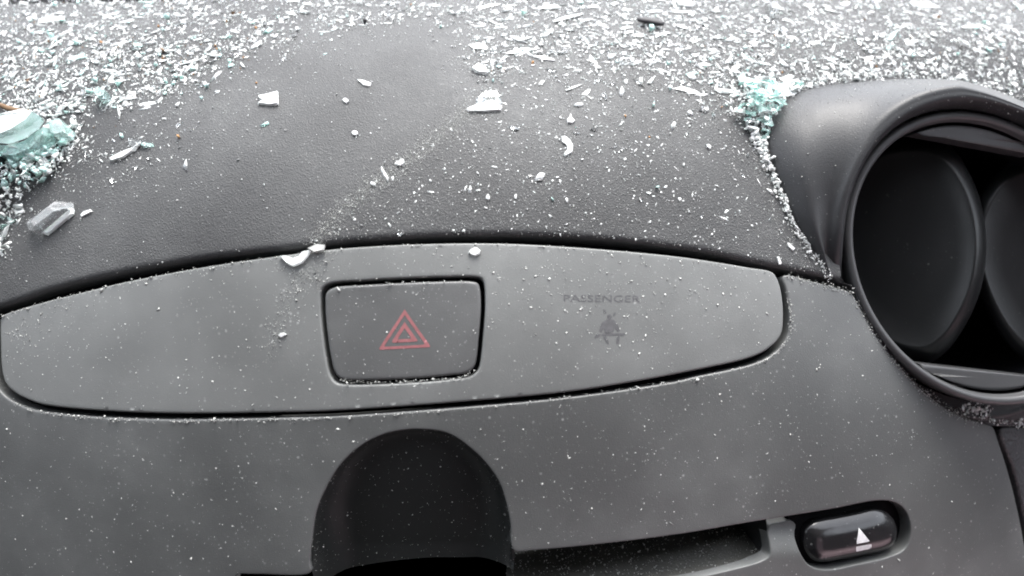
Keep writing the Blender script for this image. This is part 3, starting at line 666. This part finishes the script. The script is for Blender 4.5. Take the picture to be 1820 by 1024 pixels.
# grit caught along the seams
seam = np.vstack([along([(5, 562), (85, 537), (218, 504), (359, 477), (494, 457)], 190, 1.5), along([(494, 457), (734, 436), (1047, 443), (1374, 486)], 110, 1.3),
    along([(20, 712), (60, 730), (180, 744), (314, 748), (600, 743)], 300, 1.8), along([(600, 743), (851, 725), (1237, 672), (1339, 649)], 190, 1.6), along([(1339, 649), (1378, 630), (1401, 600), (1405, 556), (1396, 517)], 130, 2.2),
    along([(1400, 490), (1440, 501), (1512, 520)], 160, 3), along([(1512, 520), (1560, 603), (1600, 655), (1640, 697)], 240, 3), along([(1640, 695), (1690, 730), (1740, 750)], 260, 4.5), along([(604, 676), (667, 680), (753, 677), (829, 668), (845, 655)], 150, 1.4), along([(592, 512), (710, 504), (839, 501)], 60, 1.2)])
seam = seam[~inside(ell(1.02), seam)]
grit('seam_grit', seam, trunc(rng.lognormal(math.log(.42), .45, len(seam)), .15, 1.4), M['dustglass'], 'pale glass grit caught along the seams of the grey panels', 'glass grit')
# on the slot floor and the scoop
def on_mesh(obj_name, n, fn=None, facing=None):
    o = bpy.data.objects[obj_name]; me = o.data; me.calc_loop_triangles()
    co = np.array([v.co[:] for v in me.vertices]); T = np.array([t.vertices[:] for t in me.loop_triangles]); c = co[T]
    nr = np.cross(c[:, 1] - c[:, 0], c[:, 2] - c[:, 0]); ar = np.linalg.norm(nr, axis=1); nr /= ar[:, None] + 1e-15
    nr[(nr * (CAM - c.mean(1))).sum(1) < 0] *= -1
    wt = ar * (fn(proj(c.mean(1)), c.mean(1)) if fn else 1); k = rng.choice(len(T), n, p=wt / wt.sum()); r = rng.random((n, 2)); f = r.sum(1) > 1; r[f] = 1 - r[f]
    P = c[k, 0] + (c[k, 1] - c[k, 0]) * r[:, :1] + (c[k, 2] - c[k, 0]) * r[:, 1:]; return P, nr[k]
B_ = on_mesh('slot_floor', 1700); grit('slot_grit', np.zeros((1700, 2)), trunc(rng.lognormal(math.log(.34), .5, 1700), .15, 1.6), M['dustglass'], 'glass grit lying on the floor of the disc slot', 'glass grit', base=B_)
B_ = on_mesh('finger_scoop', 520); grit('scoop_grit', np.zeros((520, 2)), trunc(rng.lognormal(math.log(.24), .5, 520), .1, .7), M['dustglass'], 'faint specks in the dark finger scoop', 'glass grit', base=B_)
B_ = on_mesh('vent_hood', 900, lambda p, P: (np.exp(-dist_to(np.array([(1366, 300), (1361, 240), (1385, 186), (1450, 156), (1652, 146), (1820, 199)], float), p, closed=False) / 40) + .03) * inside(HOODPX, p)); grit('hood_grit', np.zeros((900, 2)), trunc(rng.lognormal(math.log(.25), .45, 900), .12, .9), M['dustglass'], 'specks of glass on the smooth vent hood', 'glass grit', base=B_)

# --- shards one can tell apart
def px_shard(name, pts, h, mat, label, group=None, lift=0.0, top_in=.12, sp=False, cat='glass shard', tiltup=0.0, mat_side=None):
    """a flat-lying piece of glass with the given outline, h mm thick, resting on the surface"""
    if h < 2: h *= .62
    xy = unproj(spline(pts, n=4) if sp else resample(np.array(pts, float), 1e9 if False else 4)) if sp else unproj(np.array(pts, float))
    if area(xy) < 0: xy = xy[::-1]
    lift = lift + float(lift_pad(np.array(pts, float).mean(0)[None])[0]); c = xy.mean(0); n = len(xy); r = random.Random(int(pts[0][0] * 7 + pts[0][1]))
    rows = []
    for k, (sc, z) in enumerate(((.93, 0), (1.0, .18), (1.0 - top_in * .35, .82), (1 - top_in, 1.0))):
        q = c + (xy - c) * sc; jit = np.array([r.uniform(-1, 1) for _ in range(n)]) * .08 * (0 if k == 0 else 1)
        zz = h * (z + jit) + lift + tiltup * (q[:, 1] - xy[:, 1].min()) * MM
        rows.append(surf(q[:, 0], q[:, 1]) + nrm(q[:, 0], q[:, 1]) * (zz / MM)[:, None])
    V = np.vstack(rows); Fc = [(j * n + i, j * n + (i + 1) % n, (j + 1) * n + (i + 1) % n, (j + 1) * n + i) for j in range(3) for i in range(n)]
    Fc.append(tuple(range(3 * n, 4 * n))); Fc.append(tuple(range(n - 1, -1, -1)))
    o0 = surf(c[0], c[1]); o = link_mesh(name, V - o0, Fc, mat, None, smooth=False); o.location = o0.tolist()
    if mat_side:
        o.data.materials.append(mat_side)
        for p in o.data.polygons:
            if p.index < 3 * n and p.index >= n * 0: p.material_index = 1
    return tag(o, label, cat, group)
def jag(c, w, h, ang, seed, n=9):
    r = random.Random(seed); t = math.radians(ang); out = []
    for i in range(n):
        a = 2 * math.pi * (i + r.uniform(-.25, .25)) / n; q = r.uniform(.7, 1.05); x = math.cos(a) * w / 2 * q; y = math.sin(a) * h / 2 * q
        out.append((c[0] + x * math.cos(t) - y * math.sin(t), c[1] + x * math.sin(t) + y * math.cos(t)))
    return out
S = px_shard
S('glass_shard', [(60, 404), (66, 396), (117, 361), (136, 364), (137, 376), (88, 416), (72, 421), (63, 416)], 3.2, M['prism'], 'long clear glass prism with a teal end lying on the bare pad at the left', top_in=.45)
S('glass_shard', [(80, 418), (132, 372), (137, 376), (136, 383), (90, 420)], 1.6, M['frost'], 'narrow white sliver pressed along the lower side of the long clear prism', lift=.05)
S('glass_shard', [(147, 384), (152, 378), (165, 374), (168, 378), (156, 384), (149, 388)], .8, M['frost'], 'short pale rod of glass just right of the long clear prism')
S('glass_shard', [(829, 198), (850, 190), (885, 187), (893, 195), (890, 201), (860, 203), (832, 203)], 1.3, M['frost'], 'long flat white shard, lower layer of the pair in the middle of the pad')
S('glass_shard', [(850, 186), (862, 177), (884, 176), (891, 188), (868, 190), (846, 190)], 2.4, M['clear'], 'tinted clear piece behind the long flat white shard in the middle of the pad', lift=.2)
S('glass_shard', [(997, 246), (1003, 245), (1012, 252), (1018, 262), (1016, 274), (1004, 281), (1001, 279), (1008, 270), (1007, 262), (998, 255)], .9, M['frost'], 'small crescent shaped white flake right of the middle of the pad')
S('glass_shard', [(1013, 206), (1016, 214), (1021, 219), (1016, 223), (1008, 222), (1006, 217), (1011, 213)], .9, M['frost'], 'pear shaped white flake above the crescent flake')
S('glass_shard', [(461, 176), (478, 173), (496, 168), (497, 191), (484, 192), (460, 190), (470, 184), (463, 181)], 1.6, M['frost'], 'jagged white shard with a notched left end, alone on the pad below the dense belt')
S('glass_shard', [(635, 146), (648, 148), (661, 153), (658, 158), (648, 157)], .9, M['frost'], 'white wedge shaped sliver at the edge of the wiped patch')
S('glass_shard', [(943, 104), (962, 104), (985, 110), (986, 113), (965, 111)], .8, M['frost'], 'long thin needle of white glass at the right of the wiped patch')
S('glass_shard', [(838, 128), (850, 120), (864, 126), (868, 137), (850, 135)], 1.8, M['frost'], 'chunky white shard above the tinted pair')
S('glass_shard', [(198, 285), (215, 276), (240, 266), (241, 272), (222, 284), (202, 290)], 1.4, M['frost'], 'bright white bar of glass on the left of the pad')
S('glass_shard', [(232, 250), (248, 252), (263, 256), (270, 266), (258, 263), (240, 268), (234, 262)], 1.7, M['clear'], 'ragged clear piece touching the bright white bar')
S('glass_shard', [(498, 456), (508, 455), (522, 460), (534, 456), (540, 448), (556, 444), (549, 457), (538, 469), (522, 475), (510, 468)], 1.5, M['frost'], 'pale greenish shard bridging the seam above the switch panel', lift=.2)
S('glass_shard', [(548, 443), (566, 436), (580, 437), (578, 446), (560, 450)], 1.2, M['dustglass'], 'dull pale chip on the seam right of the bridging shard', lift=.6)
S('glass_shard', jag((843, 447), 24, 16, -5, 5), 1.2, M['frost'], 'white lump just below the seam above the hazard button')
S('glass_shard', [(1396, 435), (1400, 434), (1410, 443), (1406, 447), (1398, 440)], .7, M['frost'], 'short white splinter between the seam and the vent hood, the upper of two')
S('glass_shard', [(1377, 458), (1381, 457), (1386, 470), (1382, 472)], .7, M['frost'], 'short white splinter standing at the seam, the lower of two')
S('glass_shard', [(1615, 10), (1640, 9), (1660, 16), (1663, 20), (1640, 20), (1622, 16)], 1.3, M['frost'], 'long flat white shard alone at the top right corner')
S('glass_shard', jag((1371, 28), 22, 20, 0, 9, 7), 3.0, M['clear'], 'bluish clear cube of glass near the top edge, right of the middle')
S('glass_shard', jag((713, 292), 18, 10, -40, 11, 7), 1.0, M['frost'], 'small pale chip at the head of the diagonal crumb trail')
S('glass_shard', jag((632, 241), 13, 10, 20, 12, 6), 1.0, M['frost'], 'rounded white chip alone in the clean middle of the pad')
S('glass_shard', jag((615, 183), 15, 9, 20, 13, 6), 1.0, M['frost'], 'white chip left of the wiped patch below the wedge sliver')
S('glass_shard', jag((1218, 12), 34, 12, 4, 14, 8), 1.3, M['frost'], 'flat bright flake at the top edge above the right heap')
S('glass_shard', jag((190, 178), 26, 22, 5, 21, 7), 3.2, M['teal'], 'mint green glass chunk above the left heap')
S('glass_shard', jag((1257, 263), 14, 8, 30, 22, 6), .9, M['frost'], 'small white chip left of the crease below the right heap')
S('glass_shard', jag((502, 595), 17, 9, -10, 23, 7), .8, M['frost'], 'white curl of glass on the switch panel left of the hazard button')
# heap on the left: a thick teal slab with a frosted top
S('glass_slab', [(-20, 262), (10, 268), (40, 272), (70, 262), (95, 245), (104, 232), (90, 226), (50, 235), (15, 238), (-20, 236)], 5.0, M['frost'], 'thick white topped windscreen slab at the left edge with a teal broken side', lift=4.2, top_in=.06, mat_side=M['teal'], cat='glass slab')
S('glass_slab', [(8, 283), (30, 293), (55, 293), (84, 278), (106, 256), (108, 242), (95, 248), (68, 266), (40, 275), (12, 272)], 4.6, M['tealdeep'], 'deep teal curved fracture edge under the white topped slab', lift=.2, top_in=.1, cat='glass slab')
S('glass_slab', [(108, 232), (125, 226), (138, 240), (136, 252), (118, 256), (109, 250)], 4.2, M['teal'], 'teal block with a pale top at the right end of the left heap', lift=.2, top_in=.12, cat='glass slab')

# individually copied shards
protos = {}
def proto(kind, i):
    key = (kind, i)
    if key not in protos:
        V, Fc = TPL[i % len(TPL)]; me = bpy.data.meshes.new('glass_shard'); me.from_pydata([tuple(v / MM) for v in V], [], [tuple(int(k) for k in f) for f in Fc]); me.update(); me.materials.append(M[kind]); protos[key] = me
    return protos[key]
LANDS = [((97, 390), 'long clear prism'), ((860, 190), 'tinted pair'), ((1007, 262), 'crescent flake'), ((480, 182), 'notched jagged shard'), ((648, 152), 'wedge shaped sliver'),
    ((965, 108), 'long thin needle'), ((852, 130), 'chunky white shard'), ((222, 278), 'bright white bar'), ((1640, 14), 'flat top right shard'), ((1371, 28), 'bluish glass cube'), ((632, 241), 'lone rounded chip'),
    ((1155, 48), 'black leaf scrap'), ((648, 44), 'small black seed'), ((292, 96), 'dark brown seed'), ((415, 30), 'topmost brown seed'), ((1665, 36), 'orange brown seed'), ((190, 178), 'mint green chunk'),
    ((1218, 12), 'flat top edge flake'), ((30, 205), 'light brown twig'), ((1350, 190), 'right glass heap'), ((60, 250), 'white topped slab'), ((1750, 735), 'vent bottom rim'), ((1560, 140), 'vent hood crest'), ((1395, 370), 'vent hood crease'),
    ((1774, 722), 'orange seed'), ((1347, 236), 'right heap brown seed')]
USED = {}
def describe(p, kd, z, e, heap):
    col = {'frost': 'white', 'clear': 'clear', 'teal': 'teal', 'tealdeep': 'deep teal', 'dustglass': 'dull grey'}[kd]
    shp = 'sliver' if e > 1.7 else 'chip' if e > 1.3 else 'crumb'; szw = 'big' if z > 3.9 else 'medium' if z > 2.8 else 'small'
    c = sorted(LANDS, key=lambda l: (l[0][0] - p[0]) ** 2 + ((l[0][1] - p[1]) * 1.6) ** 2)
    for l in c[:9]:
        dx, dy = p[0] - l[0][0], (p[1] - l[0][1]) * 1.6; d = math.hypot(dx, dy)
        a = (math.degrees(math.atan2(-dy, dx)) + 22.5) % 360
        w = ['right of', 'above right of', 'above', 'above left of', 'left of', 'below left of', 'below', 'below right of'][int(a // 45)]
        dist = 'close' if d < 45 else 'just' if d < 110 else 'well'
        t = f'{szw} {col} glass {shp} {dist} {w} the {l[1]}'
        if t not in USED: USED[t] = 1; return t
    return t
def put(uv, size, el, flat, kinds, lift, label, group, maxtilt, seed, name='glass_shard'):
    r = random.Random(seed); xs = unproj(uv); lift = lift + lift_pad(uv)
    for i, (x, s) in enumerate(xs):
        kd = r.choice(kinds); me = proto(kd, r.randrange(len(TPL)))
        o = bpy.data.objects.new(name, me); COL.objects.link(o)
        a, b, c = frame_at(np.array([x]), np.array([s]), np.array([r.uniform(0, 2 * math.pi) if el < 1.5 else r.gauss(.25, .5)]), np.array([r.gauss(0, maxtilt)]))
        z = size[i]; e = r.uniform(1, el)
        R = Matrix((a[0], b[0], c[0])).transposed().to_4x4(); R = R @ Matrix.Diagonal((z * e, z * r.uniform(.6, 1), z * flat, 1))
        p = surf(x, s) + nrm(x, s) * (lift[i] / MM); R.translation = Vector(p); o.matrix_world = R
        tag(o, describe(uv[i], kd, z, e, label), 'glass shard', group)
uv = sample(118, (0, 5, 1815, 330), lambda q: dens(q) ** 1.5 * (.3 + .7 * (q[:, 1] < 170)), on_pad)
put(uv, trunc(rng.lognormal(math.log(3.0), .32, len(uv)), 1.8, 6), 2.4, .27, ['frost'] * 6 + ['clear', 'teal'], np.zeros(len(uv)), 'small pale chip of broken glass scattered on the grained dashboard top', 'glass chips scattered on the dashboard top', .12, 1)
def mound(q, c, r, h): return h * np.clip(1 - (((q - np.array(c)) / np.array(r)) ** 2).sum(1), 0, 1)
HR = np.array([(1296, 172), (1330, 152), (1400, 148), (1470, 146), (1450, 156), (1409, 167), (1385, 186), (1368, 214), (1361, 240), (1358, 262), (1335, 240), (1308, 222)], float)
uv = sample(52, (1290, 140, 1480, 265), lambda q: np.ones(len(q)), lambda q: inside(HR, q))
put(uv, rng.uniform(2.4, 5.0, len(uv)), 1.8, .5, ['teal', 'teal', 'frost', 'tealdeep', 'clear', 'frost'], mound(uv, (1350, 190), (60, 50), 4.5), 'teal or white shard in the heap jammed against the right vent hood', 'glass heap against the right vent hood', .5, 2)
uv2 = sample(20, (1320, 165, 1385, 225), lambda q: np.ones(len(q)), lambda q: inside(HR, q))
put(uv2, rng.uniform(3.5, 5.5, len(uv2)), 1.5, .5, ['teal', 'teal', 'tealdeep'], mound(uv2, (1350, 190), (60, 50), 5.0) + 1, 'larger teal chunk in the core of the heap against the right vent hood', 'teal core of the right glass heap', .5, 3)
HL = np.array([(-20, 180), (60, 175), (150, 195), (150, 225), (135, 262), (120, 290), (90, 315), (55, 345), (50, 360), (30, 385), (18, 430), (5, 460), (-20, 470)], float)
uv = sample(60, (-20, 175, 160, 460), lambda q: .4 + .6 * (q[:, 1] > 270), lambda q: inside(HL, q))
put(uv, rng.uniform(2.0, 4.6, len(uv)), 1.8, .45, ['frost', 'frost', 'teal', 'clear', 'frost'], mound(uv, (40, 290), (90, 90), 4.0), 'pale shard in the heap round the thick slab at the left edge', 'glass heap at the left edge', .45, 4)
HB = np.array([(1695, 716), (1730, 716), (1770, 722), (1850, 712), (1850, 752), (1812, 762), (1780, 756), (1740, 747), (1712, 736)], float)
uv = sample(26, (1690, 700, 1850, 765), lambda q: .4 + .6 * (q[:, 1] > 270), lambda q: inside(HB, q))
put(uv, rng.uniform(1.4, 3.0, len(uv)), 1.8, .5, ['frost', 'clear', 'frost', 'dustglass'], rng.uniform(1.0, 3.0, len(uv)), 'pale shard in the small pile under the bottom rim of the right vent', 'glass pile under the right vent', .5, 5)
# crumbs that fill the heaps
def fillheap(poly, n, box, mat, sz, md, label):
    P = np.array(poly, float); uv = sample(n, box, lambda q: np.ones(len(q)), lambda q: inside(P, q)); uv = uv + rng.normal(0, 3, uv.shape)
    grit('heap_crumbs', uv, trunc(rng.lognormal(math.log(sz), .4, len(uv)), .3, 3), mat, label, 'glass crumbs', tpl=TPL, lift=md(uv) * rng.uniform(.2, 1.05, len(uv)), maxtilt=.9)
fillheap(HR, 230, (1290, 140, 1480, 265), M['frost'], 1.1, lambda q: mound(q, (1350, 190), (75, 60), 4), 'small white crumbs filling the heap against the right vent hood')
fillheap([(1320, 165), (1380, 165), (1385, 185), (1362, 220), (1340, 225), (1322, 200)], 90, (1300, 150, 1400, 240), M['tealfrost'], 1.2, lambda q: mound(q, (1350, 190), (70, 60), 4.5), 'small teal crumbs in the core of the right heap')
fillheap(HL, 620, (-20, 175, 160, 460), M['frost'], 1.2, lambda q: mound(q, (40, 290), (90, 90), 3.5), 'small white crumbs filling the heap at the left edge')
fillheap([(10, 285), (120, 260), (110, 300), (50, 340), (20, 350)], 90, (-10, 250, 130, 360), M['tealfrost'], 1.6, lambda q: mound(q, (40, 290), (90, 90), 4), 'small teal crumbs below the thick slab at the left edge')
fillheap(HB, 420, (1690, 700, 1850, 765), M['frost'], .8, lambda q: 2.4 + 0 * q[:, 0], 'small pale crumbs in the pile under the right vent')
C_ = [(1340, 235), (1366, 290), (1385, 335), (1412, 398), (1444, 448), (1480, 496)]
uv = along(C_, 520, 4) - np.array([5, 0]); uv = uv[~inside(HOODPX, uv)]
t_ = np.interp(uv[:, 1], [230, 330, 500], [1.25, .9, .45])
grit('crease_crumbs', uv, trunc(rng.lognormal(0, .35, len(uv)) * t_, .25, 2.4), M['frost'], 'line of glass crumbs caught in the crease along the right vent hood', 'glass crumbs', tpl=TPL, lift=rng.uniform(0, .6, len(uv)), maxtilt=.8)
C2 = [(1400, 165), (1450, 152), (1502, 145), (1585, 139), (1652, 142), (1718, 155), (1768, 172), (1820, 195)]
uv = along(C2, 260, 4) - np.array([0, 5]); uv = uv[~inside(HOODPX, uv)]
grit('crest_crumbs', uv, trunc(rng.lognormal(math.log(.9), .35, len(uv)), .3, 2.4), M['frost'], 'glass crumbs along the far foot of the right vent hood', 'glass crumbs', tpl=TPL, maxtilt=.8)

# ------------------------------------------------------------------ bits of plant and dirt
def tube(name, pts_px, rad, mat, label, cat, lift=1.0):
    L = spline(pts_px, False, step=4); xs = unproj(L); P = surf(xs[:, 0], xs[:, 1]) + nrm(xs[:, 0], xs[:, 1]) * ((lift + .6) / MM); n = len(P); V = []; m = 8
    T = np.gradient(P, axis=0); T /= np.linalg.norm(T, axis=1, keepdims=True); nn = nrm(xs[:, 0], xs[:, 1]); B = np.cross(T, nn)
    for i in range(n):
        r = rad / MM * (0.25 + .75 * math.sin(math.pi * min(.999, max(.001, (i + .4) / n))) ** .6)
        for k in range(m): a = 2 * math.pi * k / m; V.append(P[i] + (B[i] * math.cos(a) + nn[i] * math.sin(a) * .6) * r)
    Fc = [(i * m + k, i * m + (k + 1) % m, (i + 1) * m + (k + 1) % m, (i + 1) * m + k) for i in range(n - 1) for k in range(m)]
    Fc += [tuple(range(m - 1, -1, -1)), tuple(range((n - 1) * m, n * m))]
    o0 = P[0]; o = link_mesh(name, np.array(V) - o0, Fc, mat); o.location = o0.tolist(); return tag(o, label, cat)
tube('twig', [(-5, 190), (10, 195), (25, 201), (45, 206), (64, 206)], .75, M['leaf'], 'thin curved light brown twig above the left heap', 'twig', 2.2)
tube('leaf_scrap', [(1131, 45), (1142, 47), (1156, 49), (1178, 54)], 1.5, M['darkleaf'], 'narrow black leaf scrap among the crumbs near the top edge', 'leaf', 1.4)
def seed(c, sz, mat, label):
    V, Fc = TPL[3]; x, s = unproj([c])[0]; p = surf(x, s) + nrm(x, s) * .0006; o = link_mesh('seed', V * sz / MM, [tuple(int(k) for k in f) for f in Fc], mat, smooth=False)
    o.location = p.tolist(); o.rotation_euler = (.3, 0, random.random() * 3); return tag(o, label, 'seed')
seed((648, 44), 2.2, M['darkleaf'], 'small black seed in the dense white belt left of the middle')
seed((292, 96), 2.2, M['leaf'], 'dark brown seed among teal crumbs near the upper left')
seed((415, 30), 1.9, M['leaf'], 'brown seed at the top, left of the dense white belt')
seed((320, 247), 1.5, M['crumb'], 'yellow brown seed alone on the left of the pad')
seed((1347, 236), 1.7, M['leaf'], 'brown seed at the foot of the right heap')
seed((1665, 36), 1.6, M['crumb'], 'orange brown seed at the top right below the long flat shard')
seed((1774, 722), 2.0, M['crumb'], 'orange seed in the small pile under the right vent')
